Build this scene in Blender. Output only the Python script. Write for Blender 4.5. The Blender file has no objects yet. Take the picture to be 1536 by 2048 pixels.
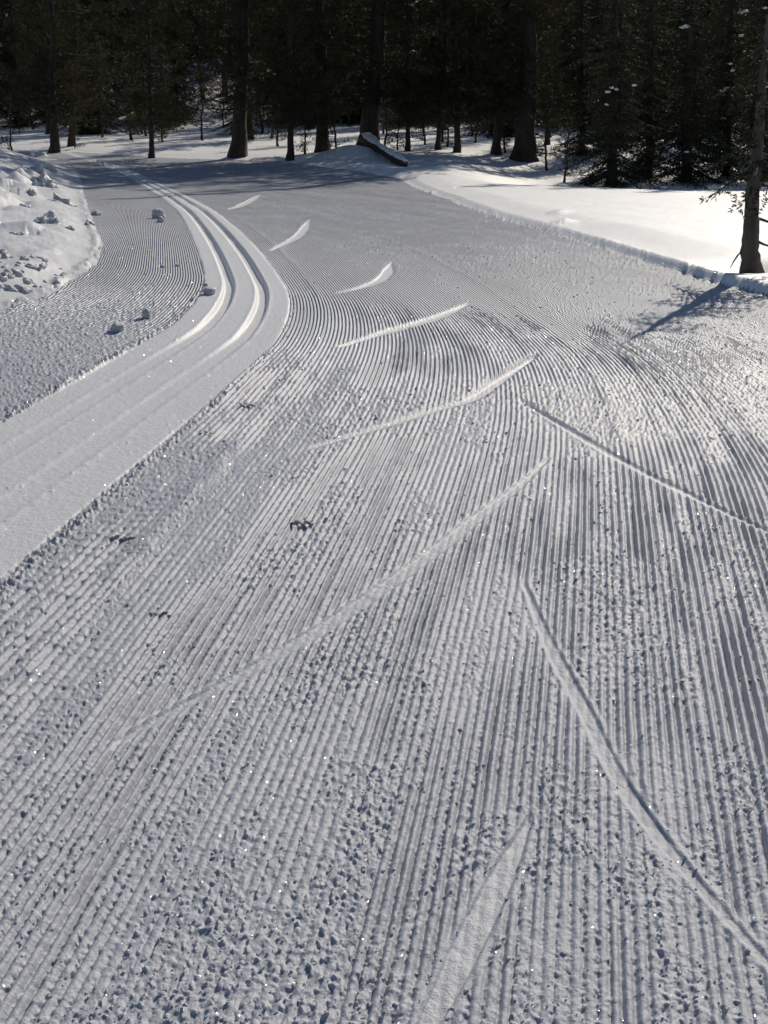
import bpy, math, random
import numpy as np
from mathutils import Vector, Matrix

# ------------------------------------------------------------------ camera, sky, sun, exposure
FPX, HORIZON, CAM_H = 2300.0, 130.0, 1.6          # focal length and horizon row in photo pixels, eye height
SUN_AZ, SUN_EL = math.radians(28.0), math.radians(30.5)   # sun ahead and to the right
sc = bpy.context.scene
PITCH = math.atan((1024 - HORIZON) / FPX)
cam = bpy.data.cameras.new("camera"); camo = bpy.data.objects.new("camera", cam)
sc.collection.objects.link(camo); sc.camera = camo
camo.location = (0, 0, CAM_H)
camo.rotation_euler = (math.pi / 2 - PITCH, 0, 0)
cam.sensor_fit = 'VERTICAL'; cam.sensor_height = 36.0; cam.lens = 36.0 * FPX / 2048.0
cam.clip_start = 0.05; cam.clip_end = 2000.0

world = bpy.data.worlds.new("World"); sc.world = world; world.use_nodes = True
wn = world.node_tree; wn.nodes.clear()
sky = wn.nodes.new("ShaderNodeTexSky"); sky.sky_type = 'NISHITA'; sky.sun_disc = False
sky.sun_elevation = SUN_EL; sky.sun_rotation = SUN_AZ; sky.altitude = 1800.0
sky.air_density = 1.0; sky.dust_density = 0.6
bg = wn.nodes.new("ShaderNodeBackground"); bg.inputs[1].default_value = 0.082
wo = wn.nodes.new("ShaderNodeOutputWorld")
wn.links.new(sky.outputs[0], bg.inputs[0]); wn.links.new(bg.outputs[0], wo.inputs[0])

sl = bpy.data.lights.new("sun", 'SUN'); sl.energy = 4.6; sl.angle = math.radians(0.55); sl.color = (1.0, 0.915, 0.79)
so = bpy.data.objects.new("sun", sl); sc.collection.objects.link(so)
sdir = Vector((math.sin(SUN_AZ) * math.cos(SUN_EL), math.cos(SUN_AZ) * math.cos(SUN_EL), math.sin(SUN_EL)))
so.rotation_euler = sdir.to_track_quat('Z', 'Y').to_euler(); so.location = (20, 25, 20)

sc.view_settings.view_transform = 'Standard'; sc.view_settings.look = 'None'
sc.view_settings.exposure = -0.36; sc.view_settings.gamma = 1.0; sc.view_settings.use_curve_mapping = False
sc.cycles.max_bounces = 6; sc.cycles.diffuse_bounces = 3; sc.cycles.glossy_bounces = 2
sc.cycles.transmission_bounces = 2; sc.cycles.transparent_max_bounces = 4
sc.cycles.use_denoising = True; sc.cycles.use_adaptive_sampling = True
sc.cycles.adaptive_threshold = 0.02

COL = sc.collection
rng = np.random.default_rng(7); random.seed(7)

# ------------------------------------------------------------------ helpers
def tag(o, label=None, cat=None, group=None, kind=None):
    if label: o['label'] = label
    if cat: o['category'] = cat
    if group: o['group'] = group
    if kind: o['kind'] = kind
    return o

def link(o, parent=None):
    COL.objects.link(o)
    if parent is not None: o.parent = parent
    return o

def mesh_np(name, V, Fc, mat=None, smooth=False, matidx=None):
    """V (n,3) floats, Fc (m,k) ints with k = 3 or 4"""
    V = np.ascontiguousarray(V, dtype=np.float32); Fc = np.ascontiguousarray(Fc, dtype=np.int32)
    me = bpy.data.meshes.new(name)
    m, k = Fc.shape
    me.vertices.add(len(V)); me.vertices.foreach_set('co', V.ravel())
    me.loops.add(m * k); me.loops.foreach_set('vertex_index', Fc.ravel())
    me.polygons.add(m); me.polygons.foreach_set('loop_start', np.arange(0, m * k, k, dtype=np.int32))
    me.polygons.foreach_set('use_smooth', np.full(m, smooth, dtype=bool))
    me.update(calc_edges=True)
    if mat is not None: me.materials.append(mat)
    return me

def smooth01(a, b, x):
    t = np.clip((x - a) / (b - a), 0, 1); return t * t * (3 - 2 * t)

def hash2(ix, iy, seed):
    h = (ix.astype(np.int64) * 374761393 + iy.astype(np.int64) * 668265263 + seed * 1442695041) & 0xFFFFFFFF
    h = ((h ^ (h >> 13)) * 1274126177) & 0xFFFFFFFF
    h = ((h ^ (h >> 16)) * 2246822519) & 0xFFFFFFFF
    return ((h ^ (h >> 15)) & 0xFFFFFF) / float(0x1000000)

def vnoise(x, y, seed=0):
    ix = np.floor(x); iy = np.floor(y); fx = x - ix; fy = y - iy
    ix = ix.astype(np.int64); iy = iy.astype(np.int64)
    u = fx * fx * (3 - 2 * fx); v = fy * fy * (3 - 2 * fy)
    a = hash2(ix, iy, seed); b = hash2(ix + 1, iy, seed); c = hash2(ix, iy + 1, seed); d = hash2(ix + 1, iy + 1, seed)
    return (a * (1 - u) + b * u) * (1 - v) + (c * (1 - u) + d * u) * v

def fbm(x, y, seed=0, oct=3):
    s = np.zeros_like(x); a = 0.5
    for i in range(oct):
        s += a * vnoise(x * 2 ** i + 17.3 * i, y * 2 ** i - 9.1 * i, seed + i); a *= 0.5
    return s / (1 - 0.5 ** oct)

def worley(x, y, seed=0):
    """F1 distance, F2 distance and the random number of the nearest cell"""
    ix = np.floor(x).astype(np.int64); iy = np.floor(y).astype(np.int64)
    f1 = np.full(x.shape, 9.0); f2 = np.full(x.shape, 9.0); rid = np.zeros(x.shape)
    for dx in (-1, 0, 1):
        for dy in (-1, 0, 1):
            jx = ix + dx; jy = iy + dy
            px = jx + 0.1 + 0.8 * hash2(jx, jy, seed); py = jy + 0.1 + 0.8 * hash2(jx, jy, seed + 31)
            d = np.hypot(x - px, y - py); r = hash2(jx, jy, seed + 67)
            near = d < f1
            f2 = np.where(near, f1, np.minimum(f2, d)); rid = np.where(near, r, rid); f1 = np.where(near, d, f1)
    return f1, f2, rid

# ------------------------------------------------------------------ terrain: large shape
_ts = np.linspace(-30, 400, 20001)
def _slope(t):
    s = 0.026 + (-0.088) * np.clip((t - 6) / 4.5, 0, 1) + 0.055 * np.clip((t - 22) / 8, 0, 1)
    s = s + 0.007 * smooth01(30, 40, t) + 0.06 * smooth01(58, 75, t) + 0.05 * smooth01(75, 110, t)
    return np.where(t < 0, 0.0, s)
_tz = np.concatenate([[0], np.cumsum((_slope(_ts[1:]) + _slope(_ts[:-1])) / 2 * np.diff(_ts))])
_tz -= np.interp(0, _ts, _tz)
def profile(y): return np.interp(y, _ts, _tz)

_cp, _sp = math.cos(PITCH), math.sin(PITCH)
_tt = np.geomspace(0.6, 140, 20000)
def unproject(px, py):
    """direction of a photo pixel, met with the trail's large ground shape"""
    u = (px - 768) / FPX; v = (py - 1024) / FPX
    d = (u, _cp - v * _sp, -_sp - v * _cp)
    z = CAM_H + d[2] * _tt - profile(d[1] * _tt)
    i = int(np.argmax(z < 0)) if (z < 0).any() else len(_tt) - 1
    t = _tt[i]
    return np.array([d[0] * t, d[1] * t])
def unline(pts): return np.array([unproject(*p) for p in pts])

def seg_dist(x, y, P):
    """distance to a polyline and the fraction along it"""
    best = np.full(x.shape, 1e9); par = np.zeros(x.shape)
    L = np.concatenate([[0], np.cumsum(np.hypot(*np.diff(P, axis=0).T))])
    for i in range(len(P) - 1):
        a, b = P[i], P[i + 1]; d = b - a; l2 = float(d @ d)
        t = np.clip(((x - a[0]) * d[0] + (y - a[1]) * d[1]) / l2, 0, 1)
        r = np.hypot(x - a[0] - t * d[0], y - a[1] - t * d[1])
        m = r < best; best = np.where(m, r, best); par = np.where(m, (L[i] + t * (L[i + 1] - L[i])) / L[-1], par)
    return best, par

def inside(x, y, P):
    c = np.zeros(x.shape, dtype=bool); n = len(P)
    for i in range(n):
        x1, y1 = P[i]; x2, y2 = P[(i + 1) % n]
        if y1 == y2: continue
        m = ((y1 > y) != (y2 > y)) & (x < (x2 - x1) * (y - y1) / (y2 - y1) + x1)
        c ^= m
    return c

# outline of the groomed trail
right_edge = [(6.0, -3.0), (4.6, 2.0), (3.5, 5.5), (2.85, 7.0)] + [tuple(p) for p in unline(
    [(1470, 578), (1385, 552), (1300, 528), (1190, 492), (1090, 465), (980, 432), (880, 393), (800, 358), (700, 341), (560, 323), (420, 318), (300, 314)])]
left_edge = [tuple(p) for p in unline([(60, 300), (130, 325), (162, 368), (187, 447), (207, 492), (192, 530), (110, 588), (0, 625)])] + \
    [(-3.0, 6.2), (-4.2, 3.0), (-5.5, -3.0)]
far_end = [(-16.0, 42.0), (-30.0, 47.0), (-30.0, 44.5), (-16.0, 39.5)]
TRAIL = np.array(right_edge + far_end + left_edge)
RE = np.array(right_edge + far_end[:2]); LE = np.array(far_end[2:] + left_edge)

# corduroy lines: x = C + S(y - yb(C)), bending along an oblique front
_st = np.linspace(-60, 120, 4001)
_sv = np.interp(_st, [-60, -1.3, 1.1, 8, 15, 20, 27, 34, 120], [0.17, 0.17, -0.18, -0.21, -0.26, -0.34, -0.47, -0.6, -0.6])
_si = np.concatenate([[0], np.cumsum((_sv[1:] + _sv[:-1]) / 2 * np.diff(_st))]); _si -= np.interp(0, _st, _si)
def cord(x, y):
    C = x.copy()
    for _ in range(18):
        t_ = y - 6.45 + 0.82 * np.clip(C, -4, 6)
        C = x - np.interp(t_, _st, _si) - 0.075 * smooth01(-0.2, -0.9, C) * np.minimum(t_ + 0.7, 0)
    return C

TREE0 = np.array(unproject(1503, 548))            # the near tree on the right stands here
def large_shape(x, y):
    z = profile(y)
    # sidewise swells of the ground
    z = z + 0.05 * (fbm(x * 0.22 + 3, y * 0.16, 11, 2) - 0.5) * smooth01(3, 12, y)
    z = z + 0.75 * np.exp(-(((x + 10.6) / 2.6) ** 2 + ((y - 27.5) / 3.2) ** 2))        # mound on the left
    z = z + 1.7 * np.exp(-(((x + 9.5) / 7.0) ** 2 + ((y - 66) / 7.0) ** 2)) * 1.6       # far slope seen between trunks
    z = z - 0.45 * smooth01(25.0, 28.0, y) * smooth01(1.5, 4.5, x) * (1 - smooth01(34, 40, y))   # hollow under the firs
    z = z + 0.30 * np.exp(-(((x + 0.9) / 0.9) ** 2 + ((y - 34.6) / 0.9) ** 2))
    return z

def ground(x, y):
    """large shape with banks (no fine relief): what things stand on"""
    x = np.atleast_1d(np.asarray(x, float)); y = np.atleast_1d(np.asarray(y, float))
    z = large_shape(x, y)
    ins = inside(x, y, TRAIL)
    dR, _ = seg_dist(x, y, RE); dL, _ = seg_dist(x, y, LE)
    right = ~ins & ((dR < dL) | (y > 36)); left = ~ins & ~right
    wide = 0.09 + 0.012 * np.clip(y - 9, 0, 99) + 0.15 * np.clip(y - 27, 0, 30)
    z = z + np.where(right, 0.065 * smooth01(0, wide, dR) + 0.03 * smooth01(0.1, 0.8, dR) - 0.035 * np.clip(dR - 0.8, 0, 5) * smooth01(34, 26, y), 0)
    z = z + np.where(left, (0.08 * smooth01(0, wide + 0.3, dL) + 0.20 * smooth01(0.1, 2.0, dL) + 0.45 * smooth01(1.5, 7, dL)) * (1 - smooth01(24, 36, y)), 0)
    dt = np.hypot(x - TREE0[0], y - TREE0[1])
    z = z - 0.09 * np.exp(-(dt / 0.26) ** 2)
    return z, ins, dR, dL, right, left
def gz(x, y): return float(ground([x], [y])[0][0])
# ------------------------------------------------------------------ materials
def new_mat(name):
    m = bpy.data.materials.new(name); m.use_nodes = True
    nt = m.node_tree; nt.nodes.clear()
    out = nt.nodes.new("ShaderNodeOutputMaterial"); b = nt.nodes.new("ShaderNodeBsdfPrincipled")
    nt.links.new(b.outputs[0], out.inputs[0])
    return m, nt, b, out

def math_node(nt, op, a, b=None, c=None, clamp=False):
    n = nt.nodes.new("ShaderNodeMath"); n.operation = op; n.use_clamp = clamp
    for i, v in enumerate((a, b, c)):
        if v is None: continue
        if isinstance(v, (int, float)): n.inputs[i].default_value = v
        else: nt.links.new(v, n.inputs[i])
    return n.outputs[0]

def noise_node(nt, vec, scale, detail=3, rough=0.55):
    n = nt.nodes.new("ShaderNodeTexNoise"); n.inputs['Scale'].default_value = scale
    n.inputs['Detail'].default_value = detail; n.inputs['Roughness'].default_value = rough
    if vec is not None: nt.links.new(vec, n.inputs['Vector'])
    return n.outputs[0]

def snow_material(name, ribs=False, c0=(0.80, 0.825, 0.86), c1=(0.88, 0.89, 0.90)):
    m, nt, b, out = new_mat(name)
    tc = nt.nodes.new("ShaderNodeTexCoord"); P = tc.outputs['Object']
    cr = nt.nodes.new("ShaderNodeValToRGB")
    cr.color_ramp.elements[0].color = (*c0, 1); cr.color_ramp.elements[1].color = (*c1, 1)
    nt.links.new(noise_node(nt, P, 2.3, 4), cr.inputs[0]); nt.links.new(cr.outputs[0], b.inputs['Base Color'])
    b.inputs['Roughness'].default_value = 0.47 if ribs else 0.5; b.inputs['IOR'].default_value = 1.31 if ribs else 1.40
    b.inputs['Specular IOR Level'].default_value = 0.7 if ribs else 0.75
    # grain of the snow
    g1 = noise_node(nt, P, 260.0, 3, 0.7); g2 = noise_node(nt, P, 55.0, 3, 0.6)
    h = math_node(nt, 'MULTIPLY_ADD', g2, 0.004, math_node(nt, 'MULTIPLY', g1, 0.0016))
    if ribs:
        at = nt.nodes.new("ShaderNodeAttribute"); at.attribute_name = 'rib_phase'
        am = nt.nodes.new("ShaderNodeAttribute"); am.attribute_name = 'rib_fine'
        s = math_node(nt, 'SINE', at.outputs['Fac'])
        h = math_node(nt, 'ADD', h, math_node(nt, 'MULTIPLY', s, math_node(nt, 'MULTIPLY', am.outputs['Fac'], 0.0085)))
    bump = nt.nodes.new("ShaderNodeBump"); bump.inputs['Strength'].default_value = 0.9; bump.inputs['Distance'].default_value = 1.0
    nt.links.new(h, bump.inputs['Height']); nt.links.new(bump.outputs[0], b.inputs['Normal'])
    # glitter: single crystals lying at random tilts
    vo = nt.nodes.new("ShaderNodeTexVoronoi"); vo.inputs['Scale'].default_value = 560.0
    nt.links.new(P, vo.inputs['Vector'])
    sub = nt.nodes.new("ShaderNodeVectorMath"); sub.operation = 'SUBTRACT'; sub.inputs[1].default_value = (0.5, 0.5, 0.5)
    nt.links.new(vo.outputs['Color'], sub.inputs[0])
    geo = nt.nodes.new("ShaderNodeNewGeometry")
    sca = nt.nodes.new("ShaderNodeVectorMath"); sca.operation = 'MULTIPLY_ADD'
    sca.inputs[1].default_value = (1.9, 1.9, 0.9); nt.links.new(sub.outputs[0], sca.inputs[0]); nt.links.new(geo.outputs['Normal'], sca.inputs[2])
    nrm = nt.nodes.new("ShaderNodeVectorMath"); nrm.operation = 'NORMALIZE'; nt.links.new(sca.outputs[0], nrm.inputs[0])
    gl = nt.nodes.new("ShaderNodeBsdfGlossy"); gl.inputs['Roughness'].default_value = 0.10
    gl.inputs['Color'].default_value = (1, 1, 1, 1); nt.links.new(nrm.outputs[0], gl.inputs['Normal'])
    wn_ = nt.nodes.new("ShaderNodeTexWhiteNoise"); nt.links.new(vo.outputs['Position'], wn_.inputs['Vector'])
    fac = math_node(nt, 'MULTIPLY', math_node(nt, 'GREATER_THAN', wn_.outputs['Value'], 0.96 if name == 'soft_snow' else 0.94), 0.10)
    mx = nt.nodes.new("ShaderNodeMixShader")
    nt.links.new(fac, mx.inputs[0]); nt.links.new(b.outputs[0], mx.inputs[1]); nt.links.new(gl.outputs[0], mx.inputs[2])
    nt.links.new(mx.outputs[0], out.inputs[0])
    return m
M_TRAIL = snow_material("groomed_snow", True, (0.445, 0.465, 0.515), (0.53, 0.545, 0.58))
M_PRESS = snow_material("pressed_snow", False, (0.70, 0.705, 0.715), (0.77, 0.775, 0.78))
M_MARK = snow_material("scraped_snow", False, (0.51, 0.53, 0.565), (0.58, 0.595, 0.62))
M_SNOW = snow_material("soft_snow", False, (0.88, 0.878, 0.868), (0.94, 0.932, 0.915))
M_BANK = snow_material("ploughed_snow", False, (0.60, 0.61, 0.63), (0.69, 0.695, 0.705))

def bark_material(name, c0, c1):
    m, nt, b, out = new_mat(name)
    tc = nt.nodes.new("ShaderNodeTexCoord"); mp = nt.nodes.new("ShaderNodeMapping")
    mp.inputs['Scale'].default_value = (14, 14, 3); nt.links.new(tc.outputs['Object'], mp.inputs[0])
    n = noise_node(nt, mp.outputs[0], 1.0, 5, 0.65)
    cr = nt.nodes.new("ShaderNodeValToRGB"); cr.color_ramp.elements[0].position = 0.3; cr.color_ramp.elements[1].position = 0.75
    cr.color_ramp.elements[0].color = (*c0, 1); cr.color_ramp.elements[1].color = (*c1, 1)
    nt.links.new(n, cr.inputs[0]); nt.links.new(cr.outputs[0], b.inputs['Base Color'])
    b.inputs['Roughness'].default_value = 0.9
    bump = nt.nodes.new("ShaderNodeBump"); bump.inputs['Distance'].default_value = 0.03; bump.inputs['Strength'].default_value = 0.9
    nt.links.new(n, bump.inputs['Height']); nt.links.new(bump.outputs[0], b.inputs['Normal'])
    return m
M_BARK = bark_material("pine_bark", (0.020, 0.014, 0.010), (0.062, 0.048, 0.037))
M_BARK2 = bark_material("grey_bark", (0.05, 0.04, 0.033), (0.15, 0.125, 0.10))

def needle_material(name, c0, c1):
    m, nt, b, out = new_mat(name)
    tc = nt.nodes.new("ShaderNodeTexCoord")
    oi = nt.nodes.new("ShaderNodeObjectInfo")
    n = noise_node(nt, tc.outputs['Object'], 1.6, 3)
    f = math_node(nt, 'MULTIPLY_ADD', oi.outputs['Random'], 0.25, math_node(nt, 'MULTIPLY', n, 0.85), clamp=True)
    cr = nt.nodes.new("ShaderNodeValToRGB"); cr.color_ramp.elements[0].position = 0.3; cr.color_ramp.elements[1].position = 0.8
    cr.color_ramp.elements[0].color = (*c0, 1); cr.color_ramp.elements[1].color = (*c1, 1)
    nt.links.new(f, cr.inputs[0]); nt.links.new(cr.outputs[0], b.inputs['Base Color'])
    b.inputs['Roughness'].default_value = 0.7; b.inputs['Specular IOR Level'].default_value = 0.2
    tr = nt.nodes.new("ShaderNodeBsdfTranslucent"); nt.links.new(cr.outputs[0], tr.inputs[0])
    mx = nt.nodes.new("ShaderNodeMixShader"); mx.inputs[0].default_value = 0.22
    nt.links.new(b.outputs[0], mx.inputs[1]); nt.links.new(tr.outputs[0], mx.inputs[2]); nt.links.new(mx.outputs[0], out.inputs[0])
    return m
M_PINE = needle_material("pine_needles", (0.026, 0.026, 0.012), (0.060, 0.057, 0.024))
M_FIR = needle_material("fir_needles", (0.020, 0.027, 0.013), (0.045, 0.052, 0.022))

# ------------------------------------------------------------------ terrain: sheet with fine relief
PITCH_C = 0.0222                                   # rib spacing across the trail
# dense columns: 2.2 photo pixels apart inside the frame
cols = np.concatenate([-np.geomspace(6.0, 0.45, 46)[:-1], np.linspace(-0.45, 0.45, 920), np.geomspace(0.45, 6.0, 46)[1:]])
rows = []
for py in np.arange(2330, 318, -2.15):
    rows.append(unproject(768, py)[1])
rows = np.array(rows); rows = rows[np.concatenate([[True], np.diff(rows) > 1e-4])]
# even out the steps of the search
k = 9; pad = np.pad(rows, k // 2, mode='reflect', reflect_type='odd'); rows = np.convolve(pad, np.ones(k) / k, mode='valid')
rows = rows[rows < 18.5]; mid_rows = rows[-1] + 0.15 * np.arange(1, int((39.0 - rows[-1]) / 0.15))      # even steps where the grooves run off aslant
rows = np.concatenate([np.linspace(0.55, rows[0], 24)[:-1], rows, mid_rows, mid_rows[-1] + np.cumsum(np.geomspace(0.18, 10.0, 80))])
NR, NC = len(rows), len(cols)
Y = np.repeat(rows[:, None], NC, 1); X = Y * cols[None, :]
x = X.ravel(); y = Y.ravel()
z, ins, dR, dL, right, left = ground(x, y)
dense = (np.abs(x / y) < 0.56) & (y < 45)
C = cord(x, y)
tau = y - 6.45 + 0.82 * np.clip(C, -4, 6)

# classic track: bed centre and two grooves, in the trail's own lines
CT = -0.90
uc = C - CT
bed = ins & (np.abs(uc) < 0.315)
region = np.where(ins, 1, np.where(left, 2, 3))
region = np.where(bed, 4, region)
GW, GG = 0.036, 0.125
g_l = np.abs(uc + GG); g_r = np.abs(uc - GG)

# ski marks left by skating (photo polylines, half width in metres, press depth)
MARKS = [
    ([(1040, 1150), (1100, 1290), (1180, 1440), (1240, 1560), (1330, 1690), (1450, 1830), (1600, 2000)], 0.017, 0.003),
    ([(1066, 1625), (1020, 1720), (960, 1840), (900, 1960), (835, 2090), (790, 2180)], 0.027, 0.005),
    ([(1112, 905), (1040, 970), (950, 1040), (860, 1110), (760, 1180), (640, 1260), (500, 1340), (370, 1410), (280, 1460), (170, 1525)], 0.026, 0.005),
    ([(1078, 710), (1010, 755), (950, 795), (870, 820), (790, 845), (700, 872), (590, 905)], 0.027, 0.006),
    ([(942, 604), (870, 635), (780, 662), (700, 688), (668, 700)], 0.042, 0.010),
    ([(783, 522), (766, 553), (720, 574), (658, 588)], 0.045, 0.011),
    ([(618, 438), (602, 465), (570, 485), (533, 501)], 0.05, 0.012),
    ([(520, 388), (482, 409), (448, 419)], 0.07, 0.012),
    ([(1035, 800), (1130, 855), (1250, 925), (1380, 990), (1536, 1062), (1640, 1112)], 0.018, 0.007),
]
def rounded(P, n=6):
    """a smooth curve through the points"""
    Q = np.vstack([2 * P[0] - P[1], P, 2 * P[-1] - P[-2]]); out = []
    for i in range(1, len(Q) - 2):
        for t in np.arange(n) / n:
            a, b, c, d = Q[i - 1], Q[i], Q[i + 1], Q[i + 2]
            out.append(0.5 * (2 * b + (c - a) * t + (2 * a - 5 * b + 4 * c - d) * t ** 2 + (3 * b - a - 3 * c + d) * t ** 3))
    return np.array(out + [P[-1]])
mark_press = np.zeros_like(x); mark_floor = np.zeros_like(x); mark_id = np.full(x.shape, -1)
mark_rim = np.zeros_like(x); mark_crush = np.zeros_like(x)
for i, (pts, hw, dep) in enumerate(MARKS):
    P = rounded(unline(pts))
    m = np.where((x > P[:, 0].min() - 0.3) & (x < P[:, 0].max() + 0.3) & (y > P[:, 1].min() - 0.3) & (y < P[:, 1].max() + 0.3) & (np.abs(x / y) < 0.9))[0]
    xs = x[m] + 0.005 * (vnoise(x[m] * 5, y[m] * 5, 91) - .5); ys = y[m]
    d, par = seg_dist(xs, ys, P)
    w = hw * (0.25 + 0.75 * smooth01(0, 0.35, par)) * (0.35 + 0.65 * smooth01(1.0, 0.6, par)) * (0.92 + 0.16 * vnoise(x[m] * 9, y[m] * 9, 95))
    end = smooth01(0, 0.06, par) * smooth01(1.0, 0.93, par)
    f = smooth01(w + 0.004, w - 0.002, d) * end; crush = (hw > 0.013) * smooth01(w + 0.030, w + 0.006, d) * end
    mark_floor[m] = np.maximum(mark_floor[m], f); mark_crush[m] = np.maximum(mark_crush[m], crush); mark_press[m] = np.maximum(mark_press[m], f * dep)
    rim = (hw > 0.013) * np.exp(-((d - w - 0.009) / 0.006) ** 2) * end * (0.15 + 0.85 * vnoise(x[m] * 30, y[m] * 30, 96))
    mark_rim[m] = np.maximum(mark_rim[m], rim)
    mark_id[m] = np.where(f > 0.45, i, mark_id[m])

# ---- fine relief of the groomed trail
spacing = np.maximum(y * (0.90 / 919), 1e-4)        # sideways step of the sheet
rib_geo = smooth01(0.0085, 0.0045, spacing / np.cos(0.2))      # ribs are modelled while the sheet can carry them
ph = 2 * np.pi * C / PITCH_C + 1.6 * (vnoise(x * 2.2, y * 0.9, 5) - .5) + 2.2 * (vnoise(C * 19, y * 0.12, 6) - .5) + 0.5 * (vnoise(C * 40, y * 7, 7) - .5)
s = np.sin(ph)
prof = 1 - 2 * np.clip((1 - s) / 2, 0, 1) ** 1.7
group = 0.45 + 1.15 * smooth01(0.3, 0.7, fbm(C * 4.5, y * 1.0, 26, 2))     # bands that the comb cut deeper or shallower              # flat-topped ribs
sal = y                                              # along the trail
# stretches where the ribs are torn
patch = 0.42 * fbm(C * 3.0 + 5, y * 1.5, 21, 3) + 0.58 * fbm(C * 8.0, y * 4.0, 23, 2)
band = smooth01(4.55, 4.8, y) * smooth01(5.55, 5.2, y + 0.25 * np.clip(-C, -1, 1.5)) * smooth01(-1.0, 0.0, C)
rightzone = smooth01(0.95, 1.6, C) * smooth01(4.7, 5.0, y) * smooth01(12, 7, y)
leftcalm = smooth01(-0.1, -0.45, C) * smooth01(5.8, 4.8, y)
torn = 0.82 * smooth01(0.43, 0.68, patch + 0.22 * band + 0.16 * rightzone - 0.06 * leftcalm + 0.02 * smooth01(2.6, 1.6, y))
torn = torn * (1 - 0.3 * smooth01(2.5, 1.8, y) * smooth01(0.3, -0.2, x))
torn = np.maximum(torn, 0.95 * (C < CT - 0.3) * smooth01(8.3, 7.0, y))
near = smooth01(16, 9, y)
# lumps
wx = x + 0.016 * (fbm(x * 70, y * 60, 41, 2) - .5); wy = y + 0.016 * (fbm(x * 70, y * 60, 42, 2) - .5)
sel = np.where(ins & (np.abs(x / y) < 0.56) & (y < 17))[0]
lump = np.zeros_like(x); small = np.zeros_like(x)
f1, f2, r1 = worley(wx[sel] / 0.0155, wy[sel] / 0.021, 51)
lump[sel] = np.where(r1 > 0.45, (r1 - 0.25) ** 1.3, 0) * np.clip(1.5 * (1 - (f1 / 0.6) ** 2), 0, 1)
f1, f2, r1 = worley(wx[sel] / 0.0125, wy[sel] / 0.014, 52)
small[sel] = np.where(r1 > 0.3, r1, 0) * np.sqrt(np.clip(1 - (f1 / 0.6) ** 2, 0, 1))
# short teeth marks across the ribs (scales), strongest on the left of the trail
row_id = np.floor(C / PITCH_C + 0.25)
off = hash2(row_id.astype(np.int64), np.zeros(len(x), np.int64), 77)
tooth_y = y / 0.052 + off + 0.4 * vnoise(C * 20, y * 8, 78)
ft = tooth_y - np.floor(tooth_y); tr = hash2(row_id.astype(np.int64), np.floor(tooth_y).astype(np.int64), 79)
tooth = smooth01(0.0, 0.06, ft) * (1 - ft) * (tr > 0.35)
toothamp = (0.25 + 0.75 * leftcalm) * fbm(x * 1.3, y * 1.3, 80, 2)
troughs = 0.5 - 0.5 * prof
rib_i = row_id.astype(np.int64); yq = y * 2.6 + 40 * hash2(rib_i, rib_i * 0, 67); yi = np.floor(yq).astype(np.int64); yf = yq - yi; yf = yf * yf * (3 - 2 * yf)
ribvar = hash2(rib_i, yi, 68) * (1 - yf) + hash2(rib_i, yi + 1, 68) * yf       # every rib is stronger here and weaker there
amp = (0.0049 + 0.0040 * smooth01(5.0, 5.8, y)) * (0.55 + 0.9 * fbm(x * 1.1, y * 0.8, 61, 2)) * (1 - 0.35 * leftcalm)
rel = amp * group * prof * (1 - 0.5 * torn) * (0.35 + 1.1 * ribvar) * (0.8 + 0.4 * vnoise(C * 45, y * 30, 66)) * rib_geo
rough = fbm(x * 85, y * 70, 43, 2)
rel += near * (0.0085 * (0.6 + 0.4 * smooth01(1.6, 3.2, y)) * torn * lump * (0.35 + 1.3 * fbm(x * 9, y * 6, 28, 2)) * (0.5 + rough) + 0.0085 * (0.35 + 0.5 * torn + 0.5 * smooth01(0.4, 0.8, 1 - ribvar)) * small * (0.15 + 0.85 * troughs) + 0.0055 * (0.4 + 0.7 * torn) * (rough - .5))
rel += near * 0.011 * toothamp * tooth * (1 - torn) * (0.4 + 0.6 * troughs)
rel += 0.012 * (fbm(C * 1.6, y * 1.1, 62, 3) - .5)                              # slow swells
rel += 0.020 * np.exp(-((y - 5.75) / 0.55) ** 2)                                 # roll where the slope eases
# seam between two passes of the groomer
for cs, hh in ((-0.36, 0.010), (1.05, 0.007)):
    rel += hh * np.exp(-((C - cs) / 0.035) ** 2) * (0.4 + 0.9 * vnoise(C * 30, y * 12, 63)) * (0.5 + 0.5 * near)
# pressed ski marks
pressed = rel * (1 - mark_floor) * (1 - 0.75 * mark_crush) + mark_floor * (0.003 * (fbm(x * 30, y * 30, 64, 2) - .5) + 0.0005 * prof * rib_geo) - mark_press + 0.0042 * mark_rim * smooth01(9, 5, y)
rel_trail = pressed
# windrow of crumbs beside the bed
wd = np.abs(np.abs(uc) - 0.335)
wr = np.exp(-(wd / 0.018) ** 2)
rel_trail = rel_trail + wr * near * (0.014 * lump + 0.008 * small)
# classic bed
groove = np.maximum(smooth01(GW + 0.013, GW - 0.010, g_l), smooth01(GW + 0.013, GW - 0.010, g_r))
gdep = 0.030 * (0.08 + 0.92 * smooth01(5.7, 7.4, y)) * (0.85 + 0.3 * vnoise(x * 1.5, y * 1.5, 71))
lip = np.exp(-((np.minimum(g_l, g_r) - GW - 0.018) / 0.012) ** 2)
gdep = gdep * smooth01(40, 36, y)
rel_bed = 0.010 * smooth01(40, 36, y) - groove * gdep + 0.004 * lip * vnoise(x * 25, y * 25, 72) + 0.003 * (fbm(x * 3, y * 3, 73, 3) - .5) + 0.0016 * (fbm(x * 45, y * 45, 74, 2) - .5)
f1, f2, r1 = worley(x / 0.05, y / 0.05, 75)
rel_bed += np.where((r1 > 0.97) & (y < 12), 0.006 * np.clip(1 - (f1 / 0.16) ** 2, 0, 1), 0)
bedm = smooth01(0.322, 0.308, np.abs(uc))
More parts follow.
